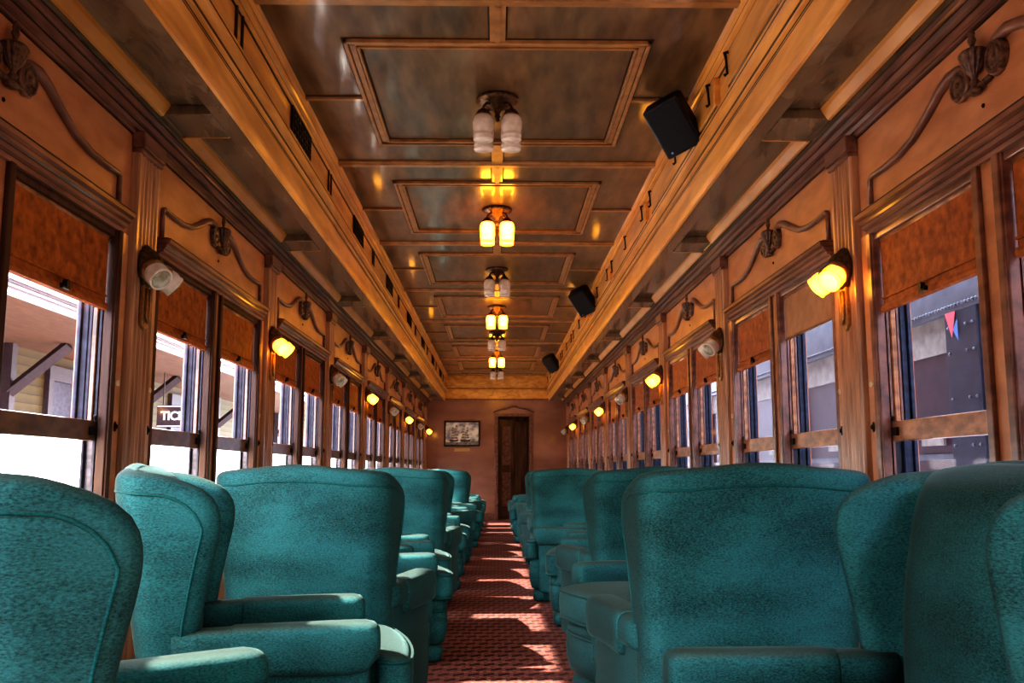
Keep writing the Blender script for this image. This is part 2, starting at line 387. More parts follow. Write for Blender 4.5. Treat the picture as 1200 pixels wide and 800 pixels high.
# ================================================================== SHELL
struct(MB().box(-W - 0.2, W + 0.2, YF - 0.1, YB + 2.2, -0.06, 0.0).build('floor', 'carpet'))
OPEN = []     # window openings along Y
for k in range(-2, 7):
    p = P0 + BAY * k
    OPEN += [(p + 0.21, p + 0.98), (p + 1.12, p + 1.89)]
ZS, ZH = 0.74, 1.88
for side, s in (('left', -1), ('right', 1)):
    m = MB()
    def bx(x0, x1, *a):
        m.box(min(s * x0, s * x1), max(s * x0, s * x1), *a)
    bx(W, W + 0.128, YF, YB, 0, ZS); bx(W, W + 0.128, YF, YB, ZH, 2.62)
    y = YF
    for a, b in OPEN:
        bx(W, W + 0.128, y, a, ZS, ZH); y = b
    bx(W, W + 0.128, y, YB, ZS, ZH)
    struct(m.build('wall_' + side, 'panel'))
    struct(MB().box(min(s * W, s * (W - 0.02)), max(s * W, s * (W - 0.02)), YF, YB, 0, 0.16).build('baseboard_' + side, 'mould', bevel=0.005))
    # window sill rail and wainscot cap
    pr = [(W, 0.70), (W - 0.045, 0.71), (W - 0.05, 0.735), (W, 0.745)]
    struct(MB().prism([(s * a, b) for a, b in pr], YF, YB).build(trim_name(), 'mould'))
    # cornice along the top of the wall
    pr = [(W, 2.292), (W - 0.010, 2.292), (W - 0.012, 2.306), (W - 0.020, 2.309), (W - 0.022, 2.326), (W - 0.015, 2.330), (W - 0.015, 2.338), (W - 0.027, 2.343),
          (W - 0.029, 2.366), (W - 0.021, 2.370), (W - 0.021, 2.378), (W - 0.034, 2.384), (W - 0.037, 2.400), (W - 0.037, DECK), (W, DECK)]
    cn_ = struct(MB().prism([(s * a, b) for a, b in pr], YF, YB).build(trim_name(), 'mould'))
    m = MB()
    for d_, a, b in ((0.0115, 2.300, 2.306), (0.0215, 2.325, 2.331), (0.0158, 2.332, 2.338), (0.0285, 2.365, 2.371), (0.0218, 2.372, 2.378), (0.0008, 2.284, 2.292), (0.0375, 2.399, 2.404)):
        bx(W - d_, W, YF, YB, a, b)
    cl_ = m.build('cornice_shadow', 'shadow_strip'); cl_.parent = cn_  # painted shadow in the creases and under the cornice
    # side deck: flat ceiling between wall and beam
    m = MB(); bx(BX + 0.02, W + 0.18, YF, YB, DECK + 0.035, DECK + 0.07)
    dk = struct(m.build('ceiling_' + side, 'deck'))
    m = MB(); bx(BX + 0.01, 1.147, YF, YB, DECK - 0.006, DECK + 0.035); bx(1.342, W - 0.02, YF, YB, DECK - 0.006, DECK + 0.035)
    for p in [P0 + BAY * k for k in range(-2, 8)]:
        bx(1.147, 1.342, p - 0.02, p + 0.24, DECK - 0.006, DECK + 0.035)
    m.build('deck_frame', 'deck', dk, bevel=0.004)
    for k in range(-2, 8):
        p = P0 + BAY * k
        m = MB(); q = [(1.355, DECK - 0.006), (1.350, DECK - 0.014), (1.340, DECK - 0.012), (1.318, DECK + 0.020), (1.312, DECK + 0.035), (1.355, DECK + 0.035)]
        m.prism([(s * a, b) for a, b in q], p + 0.24, min(p + BAY - 0.02, YB))
        e = [(p + 0.24, DECK + 0.035), (p + 0.24, DECK - 0.008), (p + 0.246, DECK - 0.008), (p + 0.27, DECK + 0.035)]
        m.prism(e, min(s * 1.15, s * 1.345), max(s * 1.15, s * 1.345), 'x')
        m.build('deck_edge', 'deck_edge', dk)
        m = MB(); bx(1.147, 1.160, p + 0.24, min(p + BAY - 0.02, YB), DECK + 0.028, DECK + 0.035); m.build('shadow_strip', 'dark_wood', dk)  # dark strip painted as shadow along the recessed panel edge
    # clerestory beam
    B = BX
    pr = [(B + 0.06, DECK + 0.02), (B + 0.014, DECK + 0.02), (B + 0.014, DECK - 0.012), (B, DECK - 0.012), (B - 0.004, DECK + 0.02), (B, DECK + 0.024), (B, 2.565), (B - 0.012, 2.568), (B - 0.014, 2.582), (B - 0.006, 2.588),
          (B - 0.008, 2.602), (B - 0.03, 2.615), (B - 0.034, 2.64), (B - 0.026, 2.648), (B - 0.028, 2.672), (B + 0.0, 2.68),
          (B + 0.004, 2.69), (B + 0.004, 2.85), (B - 0.01, 2.855), (B - 0.014, 2.868), (B - 0.03, 2.874), (B - 0.036, 2.888), (B - 0.052, 2.896), (B - 0.058, CEIL), (B + 0.06, CEIL)]
    bm_ = struct(MB().prism([(s * a, b) for a, b in pr], YF, YB).build(trim_name(), 'beam'))
    # thin dark strips painting crease shadows on the beam mouldings
    m = MB(); bx(B - 0.0006, B + 0.01, YF, YB, 2.425, 2.431); bx(B - 0.0006, B + 0.01, YF, YB, 2.548, 2.553); bx(B - 0.0006, B + 0.01, YF, YB, 2.558, 2.566)
    bx(B - 0.0150, B, YF, YB, 2.581, 2.588); bx(B - 0.0085, B, YF, YB, 2.600, 2.606); bx(B - 0.0345, B, YF, YB, 2.640, 2.647)
    bx(B - 0.0006, B + 0.01, YF, YB, 2.682, 2.689); bx(B - 0.0005, B + 0.01, YF, YB, 2.842, 2.852); bx(B - 0.0145, B, YF, YB, 2.866, 2.874); bx(B - 0.037, B, YF, YB, 2.887, 2.893)
    m.build('bead_or_shadow', 'shadow_strip', bm_)
    if s < 0:
        for k in range(-1, 8):
            p = P0 + BAY * k
            m = MB()
            for dy in (0.0, 0.09): bx(B - 0.006, B + 0.01, p - 0.06 + dy, p - 0.045 + dy, 2.685, 2.852)
            m.build('frieze_divider', 'shadow_strip', bm_)
    else:
        # hinged frieze panels with dark latches
        for k in range(-1, 7):
            p = P0 + BAY * k
            t = struct(empty(trim_name(), (0, p + 0.60, 0)))
            pb = MB(); pb.box(B - 0.026, B + 0.01, 0.0, 1.86, 2.705, 2.848); pb.build('frieze_panel', 'beam', t, bevel=0.005)
            pb = MB(); pb.box(B - 0.018, B + 0.01, 0.0, 1.86, 2.68, 2.705); pb.build('grey_strip', 'deck', t)
            for yy in (0.06, 0.92, 1.80):
                lt = MB(); lt.tube([(B - 0.03, yy, 2.835), (B - 0.045, yy, 2.83), (B - 0.04, yy, 2.80), (B - 0.036, yy, 2.735), (B - 0.05, yy, 2.725)], [0.008, 0.009, 0.006, 0.006, 0.008], 8)
                lt.build('latch', 'iron', t, smooth=True)
    # end strips at the end wall
struct(MB().box(-BX - 0.05, BX + 0.05, YF, YB, CEIL, CEIL + 0.05).build('ceiling', 'ceiling'))
struct(MB().box(-W - 0.25, W + 0.95, YF - 0.1, YB + 2.2, 3.02, 3.08).build('ceiling_roof', 'steel'))  # unseen roof, overhang added on the right to keep sun off the coach
# front (behind the viewer) wall
struct(MB().box(-W - 0.18, W + 0.18, YF - 0.1, YF, 0, 3.02).build('wall_front', 'panel'))
# far wall with doorway
DX0, DX1, DZ = 0.03, 0.66, 2.08
m = MB()
m.box(-W - 0.18, DX0, YB, YB + 0.1, 0, 3.0); m.box(DX1, W + 0.18, YB, YB + 0.1, 0, 3.0); m.box(DX0, DX1, YB, YB + 0.1, DZ, 3.0)
struct(m.build('wall_back', 'endwall'))
m = MB(); m.box(-BX, BX, YB - 0.03, YB + 0.1, DECK, CEIL)
bh = struct(m.build(trim_name(), 'beam'))
MB().box(-BX, BX, YB - 0.05, YB - 0.03, 2.635, 2.66).build('bead_or_shadow', 'ceil_mould', bh)
MB().box(-BX, BX, YB - 0.045, YB - 0.03, DECK, DECK + 0.03).build('bead_or_shadow', 'mould', bh)
struct(MB().box(-W, DX0 - 0.05, YB - 0.02, YB, 0, 0.14).build('baseboard_back', 'mould'))
# corridor behind the door opening
m = MB()
m.box(DX0 - 0.12, DX0 - 0.02, YB + 0.1, YB + 2.2, 0, 2.4); m.box(DX1 + 0.02, DX1 + 0.12, YB + 0.1, YB + 2.2, 0, 2.4)
m.box(DX0 - 0.1, DX1 + 0.1, YB + 2.1, YB + 2.2, 0, 2.4); m.box(DX0 - 0.1, DX1 + 0.1, YB + 0.1, YB + 2.2, 2.3, 2.4)
struct(m.build('wall_corridor', 'dark_wood'))
# door frame with shaped head, and a half-open door leaf
d = struct(empty('door_1', (0, YB, 0)))
m = MB()
for x0, x1 in ((DX0 - 0.075, DX0), (DX1, DX1 + 0.075)):
    m.box(x0, x1, -0.03, 0.02, 0, DZ); m.box(x0 + 0.02, x1 - 0.02, -0.042, -0.03, 0, DZ)
m.box(DX0 - 0.075, DX1 + 0.075, -0.03, 0.02, DZ, DZ + 0.06)
m.build('door_frame', 'mould', d, bevel=0.004)
pts = []
cxm = (DX0 + DX1) / 2
for i in range(25):
    t = -1 + i / 12
    pts.append((cxm + t * 0.42, -0.035, DZ + 0.10 + 0.10 * (0.5 + 0.5 * math.cos(t * PI)) + 0.015 * math.cos(t * 3 * PI)))
MB().tube(pts, 0.016, 8).build('door_crest', 'mould', d, smooth=True)
m = MB().box(DX0 + 0.02, DX0 + 0.32, 0.55, 0.59, 0.01, 2.05)
lf = m.build('door_leaf', 'dark_wood', d, bevel=0.004)
MB().box(DX0 + 0.08, DX0 + 0.26, 0.54, 0.55, 0.25, 0.95).box(DX0 + 0.08, DX0 + 0.26, 0.54, 0.55, 1.1, 1.9).build('door_panel', 'mould', lf, bevel=0.004)
MB().box(DX0 + 0.36, DX0 + 0.62, 1.2, 1.24, 0.01, 2.05).build('door_leaf', 'dark_wood', d, bevel=0.004)

# ================================================================== BAY FITTINGS (local: x outward from the wall face, origin on the wall plane)
def put(o, s, yc, name):
    """move (or copy) a wall-mounted template: s=1 right wall, s=-1 left wall (turned half round)"""
    o.location = (s * W, yc, 0); o.rotation_euler = (0, 0, 0 if s > 0 else PI); o.name = name

def pilaster():
    t = struct(empty('trim_pilaster'))
    # fluted board
    prof = [(0.0, -0.11), (-0.026, -0.11)]
    nfl = 5; w0 = -0.092; st = 0.184 / nfl
    prof += [(-0.034, -0.106), (-0.034, w0)]
    for i in range(nfl):
        a = w0 + i * st
        for j in range(1, 7):
            tt = j / 7
            prof.append((-0.034 + 0.011 * math.sin(tt * PI), a + st * 0.82 * tt))
        prof.append((-0.034, a + st * 0.82)); prof.append((-0.034, a + st))
    prof += [(-0.034, 0.106), (-0.026, 0.11), (0.0, 0.11)]
    MB().prism(prof, 0.16, 2.235, 'z').build('fluted_board', 'pilaster', t)
    m = MB(); m.box(-0.052, 0, -0.118, 0.118, 2.235, 2.30); m.box(-0.044, 0, -0.114, 0.114, 2.215, 2.235)
    m.build('capital', 'mould', t, bevel=0.006)
    for sg in (-1, 1):
        y0, y1 = sorted((sg * 0.128, sg * 0.195))
        MB().box(-0.014, 0, y0, y1, 0.745, 1.88).build('side_board', 'panel', t, bevel=0.004)
        MB().lathe([(0.016, 0), (0.016, 0.004), (0.009, 0.005), (0.008, 0.002)], (-0.014, sg * 0.162, 1.31), (-1, 0, 0), 12, 0.7, 1.0).build('escutcheon', 'ivory', t, smooth=True)
        MB().lathe([(0.019, 0), (0.019, 0.003), (0.010, 0.005), (0.008, 0.010), (0.003, 0.012)], (-0.014, sg * 0.162, 1.150), (-1, 0, 0), 14, 1.0, 0.62).build('knob', 'iron', t, smooth=True)
    return t

def header():
    pr = [(0.0, 1.875), (-0.014, 1.875), (-0.018, 1.89), (-0.032, 1.893), (-0.036, 1.907), (-0.044, 1.913), (-0.046, 1.924), (-0.058, 1.930), (-0.060, 1.945), (-0.05, 1.952), (0.0, 1.955)]
    o = struct(MB().prism(pr, -0.86, 0.86, 'y').build('trim_header', 'mould'))
    m = MB()
    for d_, a, b in ((0.0182, 1.8885, 1.893), (0.0365, 1.905, 1.911), (0.0465, 1.923, 1.929), (0.0605, 1.944, 1.949)): m.box(-d_, 0, -0.86, 0.86, a, b)
    m.build('header_shadow', 'shadow_strip', o)  # dark strips painted as shadow in the header steps
    return o

def crest():
    """shaped panel moulding with scrolls and an urn; centred on the bay"""
    t = struct(empty('trim_crest'))
    def half(sg):
        pts = [(-0.82, 1.955), (-0.82, 2.075), (-0.81, 2.085)]
        P = [(-0.80, 2.088), (-0.68, 2.083), (-0.56, 2.086), (-0.44, 2.105), (-0.33, 2.145), (-0.24, 2.185), (-0.17, 2.205), (-0.115, 2.203)]
        pts += P
        c = (-0.105, 2.150)
        for i in range(1, 7):
            a = R(100 - i * 36); rr = 0.050 * (1 - i / 60)
            pts.append((c[0] + rr * math.cos(a), c[1] + rr * math.sin(a)))
        return [(-0.008, sg * a, b) for a, b in pts]
    for sg in (-1, 1):
        path = half(sg)
        n = len(path)
        rad = [0.0105] * 3 + [0.0115, 0.012, 0.013, 0.014, 0.016, 0.018, 0.018, 0.016] + [0.013 - 0.0004 * i for i in range(n - 11)]
        MB().tube(path, rad, 8).build('panel_moulding', 'mould', t, smooth=True)
        MB().lathe([(0.050, 0.0), (0.050, 0.016), (0.046, 0.022), (0.040, 0.022), (0.037, 0.016), (0.034, 0.016)], (0, sg * 0.105, 2.150), (-1, 0, 0), 24).lathe([(0.035, 0.012), (0.028, 0.021), (0.010, 0.019), (0.008, 0.026), (0.002, 0.028)], (0, sg * 0.105, 2.150), (-1, 0, 0), 24).build('scroll', 'carving', t, autosmooth=40)
    prof = [(0.018, 2.080), (0.024, 2.088), (0.018, 2.098), (0.010, 2.106), (0.017, 2.116), (0.010, 2.126), (0.012, 2.136), (0.024, 2.152), (0.036, 2.176), (0.043, 2.198), (0.046, 2.206), (0.040, 2.211),
            (0.020, 2.217), (0.008, 2.224), (0.010, 2.234), (0.015, 2.244), (0.010, 2.256), (0.013, 2.264), (0.006, 2.276), (0.002, 2.284)]
    n = 48; rr = []
    for r, z in prof:
        rr.append([(-0.022 - 0.8 * q * math.cos(a), q * math.sin(a), z) for a, q in ((2 * PI * i / n, r * (1 + (0.13 * math.cos(12 * PI * 2 * i / n) if 2.135 < z < 2.200 else 0))) for i in range(n))])
    MB().rings(rr).build('urn', 'carving', t, smooth=True)
    MB().tube([(-0.012, -0.07, 2.105), (-0.014, 0, 2.10), (-0.012, 0.07, 2.105)], 0.009, 8).build('bar', 'carving', t, smooth=True)
    MB().lathe([(0.007, 0), (0.007, 0.003), (0.003, 0.006)], (0, 0.0, 2.045), (-1, 0, 0), 10).build('screw', 'iron', t, smooth=True)
    return t

def window(right):
    t = struct(empty('window_0'))
    h = 0.385
    m = MB()
    for sg in (-1, 1):
        a, b = sorted((sg * h, sg * (h - 0.014))); m.box(-0.012, 0.036, a, b, ZS, ZH)
        a, b = sorted((sg * (h + 0.03), sg * (h - 0.006))); m.box(-0.022, 0.0, a, b, ZS, ZH)
    m.box(0.0, 0.18, -h, h, ZS - 0.01, ZS + 0.012)
    m.box(0.0, 0.04, -h, h, ZH - 0.03, ZH)
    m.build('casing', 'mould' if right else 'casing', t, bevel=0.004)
    m = MB()
    for sg in (-1, 1):
        a, b = sorted((sg * h, sg * (h - 0.006))); m.box(0.036, 0.112, a, b, ZS, ZH)
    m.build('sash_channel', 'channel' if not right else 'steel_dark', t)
    m = MB()
    for sg in (-1, 1):
        a, b = sorted((sg * h, sg * (h - 0.016))); m.box(0.040, 0.052, a, b, ZS, ZH); m.box(0.092, 0.104, a, b, ZS, ZH)
    m.build('parting_bead', 'storm' if not right else 'mould', t)
    m = MB()
    for sg in (-1, 1):
        a, b = sorted((sg * (h - 0.004), sg * (h - 0.026))); m.box(0.056, 0.084, a, b, 1.10, ZH - 0.01)
    m.box(0.044, 0.086, -h + 0.004, h - 0.004, 1.095, 1.168)
    us = m.build('upper_sash', 'sash' if right else 'sash_backlit', t, bevel=0.004)
    MB().box(0.068, 0.071, -h + 0.026, h - 0.026, 1.165, ZH - 0.01).build('pane', 'glass_dirty' if right else 'glass', us)
    for sg in (-1, 1):
        MB().box(0.028, 0.046, sg * (h - 0.05) - 0.016, sg * (h - 0.05) + 0.016, 1.115, 1.145).tube([(0.04, sg * (h - 0.035), 1.175), (0.03, sg * (h - 0.028), 1.18)], 0.011, 8).build('latch', 'iron', us)
    m = MB()
    for sg in (-1, 1):
        a, b = sorted((sg * h, sg * (h - 0.014))); m.box(0.112, 0.172, a, b, ZS, ZH)
        a, b = sorted((sg * h, sg * (h - 0.030))); m.box(0.142, 0.160, a, b, ZS, ZH)
    m.box(0.112, 0.175, -h, h, ZS, ZS + 0.06)
    m.build('storm_sash', 'storm_blue' if right else 'storm', t, bevel=0.003)
    m = MB()
    for sg in (-1, 1):
        a, b = sorted((sg * (h - 0.004), sg * (h - 0.028))); m.box(0.090, 0.110, a, b, ZS + 0.012, 1.12)
    m.box(0.090, 0.110, -h + 0.004, h - 0.004, ZS + 0.012, ZS + 0.08)
    ls = m.build('lower_sash', 'storm' if not right else 'storm_blue', t, bevel=0.003)
    MB().box(0.100, 0.103, -h + 0.028, h - 0.028, ZS + 0.08, 1.12).build('pane', 'glass_dirty' if right else 'frosted', ls)
    for c in bpy.data.objects:
        if c.type == 'MESH' and (c.parent == t or (c.parent and c.parent.parent == t)):
            for v in c.data.vertices: v.co.x *= 0.70
    return t

def shade(tan=False):
    t = empty('window_shade')
    z0 = 1.635 if tan else 1.575
    m = MB(); m.box(0.018, 0.022, -0.36, 0.36, z0, 1.858)
    m.build('shade_cloth', 'shade_tan' if tan else 'shade', t)
    MB().lathe([(0.016, -0.362), (0.016, 0.362)], (0.030, 0, 1.848), (0, 1, 0), 12).build('roller', 'sash', t, smooth=True)
    if not tan:
        m = MB(); m.box(0.010, 0.022, -0.36, 0.36, z0 + 0.045, z0 + 0.052)
        m.prism([(0.020, z0 - 0.006), (0.008, z0 - 0.002), (0.005, z0 + 0.010), (0.010, z0 + 0.022), (0.020, z0 + 0.024)], -0.36, 0.36, 'y')
        m.build('hem_bar', 'shade', t)
        MB().box(-0.006, 0.006, -0.024, 0.024, z0 + 0.006, z0 + 0.022).lathe([(0.012, 0), (0.012, 0.016)], (0.004, 0, z0 + 0.026), (-1, 0, 0), 10).build('pull_clip', 'iron', t)
    else:
        MB().box(0.014, 0.024, -0.36, 0.36, z0 - 0.006, z0 + 0.004).build('hem_bar', 'dark_wood', t)
    return t

def sconce(lit):
    t = empty('wall_sconce')
    zc = 1.785
    MB().lathe([(0.074, 0), (0.078, 0.010), (0.070, 0.022), (0.062, 0.026), (0.056, 0.042), (0.036, 0.062), (0.012, 0.072)], (-0.03, 0, zc), (-1, 0, 0), 28, 1.12, 1.0).build('backplate', 'bronze', t, smooth=True)
    m = MB()
    out = []
    for i in range(17):
        a = PI + PI * i / 16
        out.append((0.034 * math.cos(a), zc - 0.215 + 0.034 * math.sin(a)))
    out += [(0.030, zc - 0.10), (0.034, zc - 0.05), (-0.034, zc - 0.05), (-0.030, zc - 0.10)]
    m.prism(out, -0.046, -0.03, 'x')
    dp = m.build('drop_plate', 'brass', t, bevel=0.004)
    MB().tube([(-0.050, -0.012, zc - 0.09), (-0.052, -0.012, zc - 0.2), (-0.052, 0, zc - 0.222), (-0.052, 0.012, zc - 0.2), (-0.050, 0.012, zc - 0.09)], 0.006, 6).build('rib', 'brass', dp, smooth=True)
    for sg in (-1, 1):
        dv = Vector((-0.62, sg * 0.40, -0.56)).normalized()
        o = Vector((-0.060, sg * 0.035, zc - 0.006))
        cu = MB()
        n = 20
        rr = []
        for r, hh in [(0.020, 0.0), (0.040, 0.012), (0.047, 0.026), (0.049, 0.044), (0.046, 0.046)]:
            q = Vector((0, 0, 1)).rotation_difference(dv)
            rr.append([o + q @ Vector((r * math.cos(2 * PI * i / n), r * math.sin(2 * PI * i / n), hh + (0.006 * math.cos(4 * PI * i / n * 2) if r > 0.045 else 0))) for i in range(n)])
        cu.rings(rr); cp = cu.build('lamp_cup', 'brass', t, smooth=True)
        sh = MB().lathe([(0.040, 0.036), (0.046, 0.05), (0.048, 0.07), (0.045, 0.088), (0.047, 0.094), (0.046, 0.102), (0.040, 0.104), (0.039, 0.098)], o, dv, 24)
        so = sh.build('lamp_shade', 'lit_wall' if lit else 'glass_off', t, smooth=True)
        MB().lathe([(0.0385, 0.0), (0.034, 0.006), (0.02, 0.010), (0.004, 0.012)], o + dv * 0.0985, dv, 20).build('bulb', 'lit_lens' if lit else 'bulb_off', so, smooth=True)
    return t

def point(name, loc, e, color, r=0.07):
    l = bpy.data.lights.new(name, 'POINT'); l.energy = e; l.color = color; l.shadow_soft_size = r
    o = bpy.data.objects.new(name, l); COL.objects.link(o); o.location = loc
    return o
WARM = (1.0, 0.52, 0.18)

protos = {'pil': pilaster(), 'head': header(), 'crest': crest(), 'winL': window(False), 'winR': window(True),
          'shade': shade(), 'shade_tan': shade(True), 'lit': sconce(True), 'off': sconce(False)}
used = set()
def inst(key, s, yc, name):
    o = protos[key]
    if key in used: o = dup(o)
    used.add(key)
    put(o, s, yc, name)
    return o
WN = [0]
for s, side in ((-1, 'left'), (1, 'right')):
    idx = 0
    for p in PIL: inst('pil', s, p, trim_name())
    n = 0
    for k in BAYS:
        c = bay_c(k)
        inst('head', s, c, trim_name()); inst('crest', s, c, trim_name())
        for w, yy in enumerate((c - BAY / 2 + 0.595, c - BAY / 2 + 1.505)):
            WN[0] += 1
            inst('winR' if s > 0 else 'winL', s, yy, 'window_%d' % WN[0])
            tan = (s > 0 and k == 0 and w == 0)
            o = inst('shade_tan' if tan else 'shade', s, yy, 'window_shade')
            n += 1
            if tan:
                tag(o, 'plain pale tan roller shade beside the lit lamp, train side', 'window shade', 'roller shades on the train-side windows')
            else:
                tag(o, 'brown roller shade half drawn, %s from the near end, %s side' % (ORD[n - 1], 'station' if s < 0 else 'train'),
                    'window shade', 'roller shades on the %s-side windows' % ('station' if s < 0 else 'train'))
    for j in range(8):
        lit = (j % 2 == 1) if s < 0 else (j % 2 == 0)
        o = inst('lit' if lit else 'off', s, P0 + BAY * j, 'wall_sconce')
        tag(o, '%s two-shade wall sconce, %s from the near end, %s side' % ('glowing' if lit else 'unlit', ORD[j], 'station' if s < 0 else 'train'), 'wall lamp', 'two-shade sconces on the pilasters')

# ================================================================== CEILING MOULDINGS AND LAMPS
def ceil_frame():
    """one ceiling bay: cross rails at both ends shared by neighbours, inner panel frame, short bars"""
    t = struct(empty('trim_ceiling'))
    H = CEIL
    m = MB()
    q = [(-0.045, H), (-0.042, H - 0.012), (-0.026, H - 0.014), (-0.022, H - 0.022), (0.022, H - 0.022), (0.026, H - 0.014), (0.042, H - 0.012), (0.045, H)]
    m.prism([(a - BAY / 2, b) for a, b in q], -1.0, 1.0, 'x')
    m.build('cross_rail', 'ceil_mould', t)
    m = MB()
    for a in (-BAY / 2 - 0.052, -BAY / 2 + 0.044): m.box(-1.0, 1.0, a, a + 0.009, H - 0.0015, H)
    m.build('shadow_line', 'shadow_strip', t)
    x1, y0, y1 = 0.70, -BAY / 2 + 0.37, BAY / 2 - 0.37
    m = MB()
    def fr(hw, y0, y1, w, z):
        m.box(-hw, -hw + w, y0, y1, H - z, H); m.box(hw - w, hw, y0, y1, H - z, H)
        m.box(-hw, hw, y0, y0 + w, H - z, H); m.box(-hw, hw, y1 - w, y1, H - z, H)
    fr(x1, y0, y1, 0.02, 0.020); fr(x1 - 0.022, y0 + 0.022, y1 - 0.022, 0.03, 0.012); fr(x1 - 0.055, y0 + 0.055, y1 - 0.055, 0.012, 0.020)
    pfm = m.build('panel_frame', 'ceil_mould', t, bevel=0.003)
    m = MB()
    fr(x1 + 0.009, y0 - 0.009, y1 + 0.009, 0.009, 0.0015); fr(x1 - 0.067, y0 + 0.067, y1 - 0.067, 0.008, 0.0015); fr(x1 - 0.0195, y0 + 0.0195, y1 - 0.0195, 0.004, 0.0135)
    m.build('shadow_line', 'shadow_strip', pfm)
    m = MB()
    for a, b in ((-BAY / 2 + 0.04, y0), (y1, BAY / 2 - 0.04)):
        m.box(-0.035, 0.035, a, b, H - 0.012, H); m.box(-0.012, 0.012, a, b, H - 0.018, H)
    for sg in (-1, 1):
        a, b = sorted((sg * x1, sg * 1.0)); m.box(a, b, -0.015, 0.015, H - 0.014, H)
    sb = m.build('short_bar', 'ceil_mould', t)
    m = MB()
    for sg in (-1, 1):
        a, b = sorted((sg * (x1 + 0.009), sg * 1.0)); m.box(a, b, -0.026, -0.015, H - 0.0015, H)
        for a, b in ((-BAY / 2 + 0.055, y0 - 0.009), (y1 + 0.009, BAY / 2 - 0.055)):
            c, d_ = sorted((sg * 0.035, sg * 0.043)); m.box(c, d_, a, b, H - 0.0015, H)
    m.build('shadow_line', 'shadow_strip', sb)
    return t
cf = ceil_frame()
for i, k in enumerate(range(-2, 8)):
    o = cf if i == 0 else dup(cf)
    o.location = (0, bay_c(k), 0); o.name = trim_name()

def ceiling_lamp(lit):
    t = empty('ceiling_lamp')
    z = CEIL
    MB().lathe([(0.105, 0), (0.112, -0.008), (0.108, -0.020), (0.085, -0.026), (0.06, -0.045), (0.05, -0.052), (0.02, -0.07), (0.012, -0.095), (0.004, -0.10)], (0, 0, 0), (0, 0, 1), 28).build('ceiling_plate', 'bronze', t, smooth=True)
    for ax in (-1, 1):
        for ay in (-1, 1):
            x, y = ax * 0.072, ay * 0.072
            MB().tube([(ax * 0.03, ay * 0.03, -0.04), (ax * 0.058, ay * 0.058, -0.05), (x, y, -0.075), (x, y, -0.10)], [0.008, 0.007, 0.007, 0.012], 8).build('arm', 'bronze', t, smooth=True)
            MB().lathe([(0.012, -0.085), (0.03, -0.098), (0.04, -0.116), (0.041, -0.124)], (x, y, 0), (0, 0, 1), 20).build('fitter', 'bronze', t, smooth=True)
            so = MB().lathe([(0.036, -0.118), (0.050, -0.135), (0.056, -0.16), (0.055, -0.19), (0.049, -0.212), (0.047, -0.222), (0.052, -0.228), (0.053, -0.236), (0.049, -0.240), (0.052, -0.252), (0.050, -0.256)],
                       (x, y, 0), (0, 0, 1), 24).build('lamp_shade', 'lit' if lit else 'glass_off', t, smooth=True)
    MB().lathe([(0.004, -0.13), (0.014, -0.122), (0.010, -0.11), (0.018, -0.10), (0.010, -0.09)], (0, 0, 0), (0, 0, 1), 14).build('finial', 'bronze', t, smooth=True)
    return t
cl = {True: ceiling_lamp(True), False: ceiling_lamp(False)}
cused = set()
for j in range(7):
    lit = j % 2 == 1
    o = cl[lit] if lit not in cused else dup(cl[lit]); cused.add(lit)
    o.location = (0, bay_c(j), CEIL)
    tag(o, '%s ceiling lamp with frosted shades, %s from the near end of the aisle' % ('glowing' if lit else 'unlit', ORD[j]), 'ceiling lamp', 'ceiling lamps down the aisle')

# air vents in the station-side frieze
def air_vent():
    t = empty('air_vent')
    MB().box(-0.004, 0.002, -0.24, 0.24, 2.70, 2.845).build('backing', 'vent', t)
    m = MB(); 
    for i in range(9): m.box(0.0, 0.007, -0.24 + i * 0.0585, -0.232 + i * 0.0585, 2.70, 2.845)
    for z in (2.70, 2.735, 2.77, 2.805, 2.838): m.box(0.0, 0.007, -0.24, 0.24, z, z + 0.006)
    m.build('lattice', 'iron', t)
    return t
av = air_vent()
for j in range(7):
    o = av if j == 0 else dup(av)
    o.location = (-BX + 0.004, bay_c(j) + 0.16, 0)
    tag(o, 'black lattice air vent in the golden frieze, %s from the near end' % ORD[j], 'air vent', 'air vents along the golden frieze')

# loudspeakers under the crown on the other side
def speaker():
    t = empty('loudspeaker')
    MB().box(-0.10, 0.10, -0.075, 0.075, -0.14, 0.14).build('cabinet', 'black', t, bevel=0.012)
    MB().box(-0.09, 0.09, -0.083, -0.074, -0.13, 0.13).build('grille', 'grille', t, bevel=0.006)
    MB().lathe([(0.006, 0), (0.006, 0.004)], (-0.06, -0.083, -0.112), (0, -1, 0), 10).build('badge', 'led', t)
    MB().tube([(0.0, 0.07, 0.06), (0.02, 0.12, 0.09), (0.05, 0.15, 0.11)], 0.014, 8).build('bracket', 'black', t, smooth=True)
    MB().tube([(0.0, 0.07, 0.11), (-0.03, 0.09, 0.17), (0.02, 0.11, 0.19), (0.05, 0.12, 0.14), (0.02, 0.10, 0.12)], 0.004, 6).build('cable', 'black', t, smooth=True)
    return t
sp = speaker()
for j, (y, w) in enumerate(((4.65, 'nearest, above the nearest bay'), (9.75, 'middle of the three'), (15.6, 'farthest, near the end wall'))):
    o = sp if j == 0 else dup(sp)
    o.location = (0.915, y, 2.765)
    o.rotation_euler = (R(38), R(-18), R(-34))
    tag(o, 'black loudspeaker angled down under the ceiling crown, %s' % w, 'loudspeaker', 'black loudspeakers')

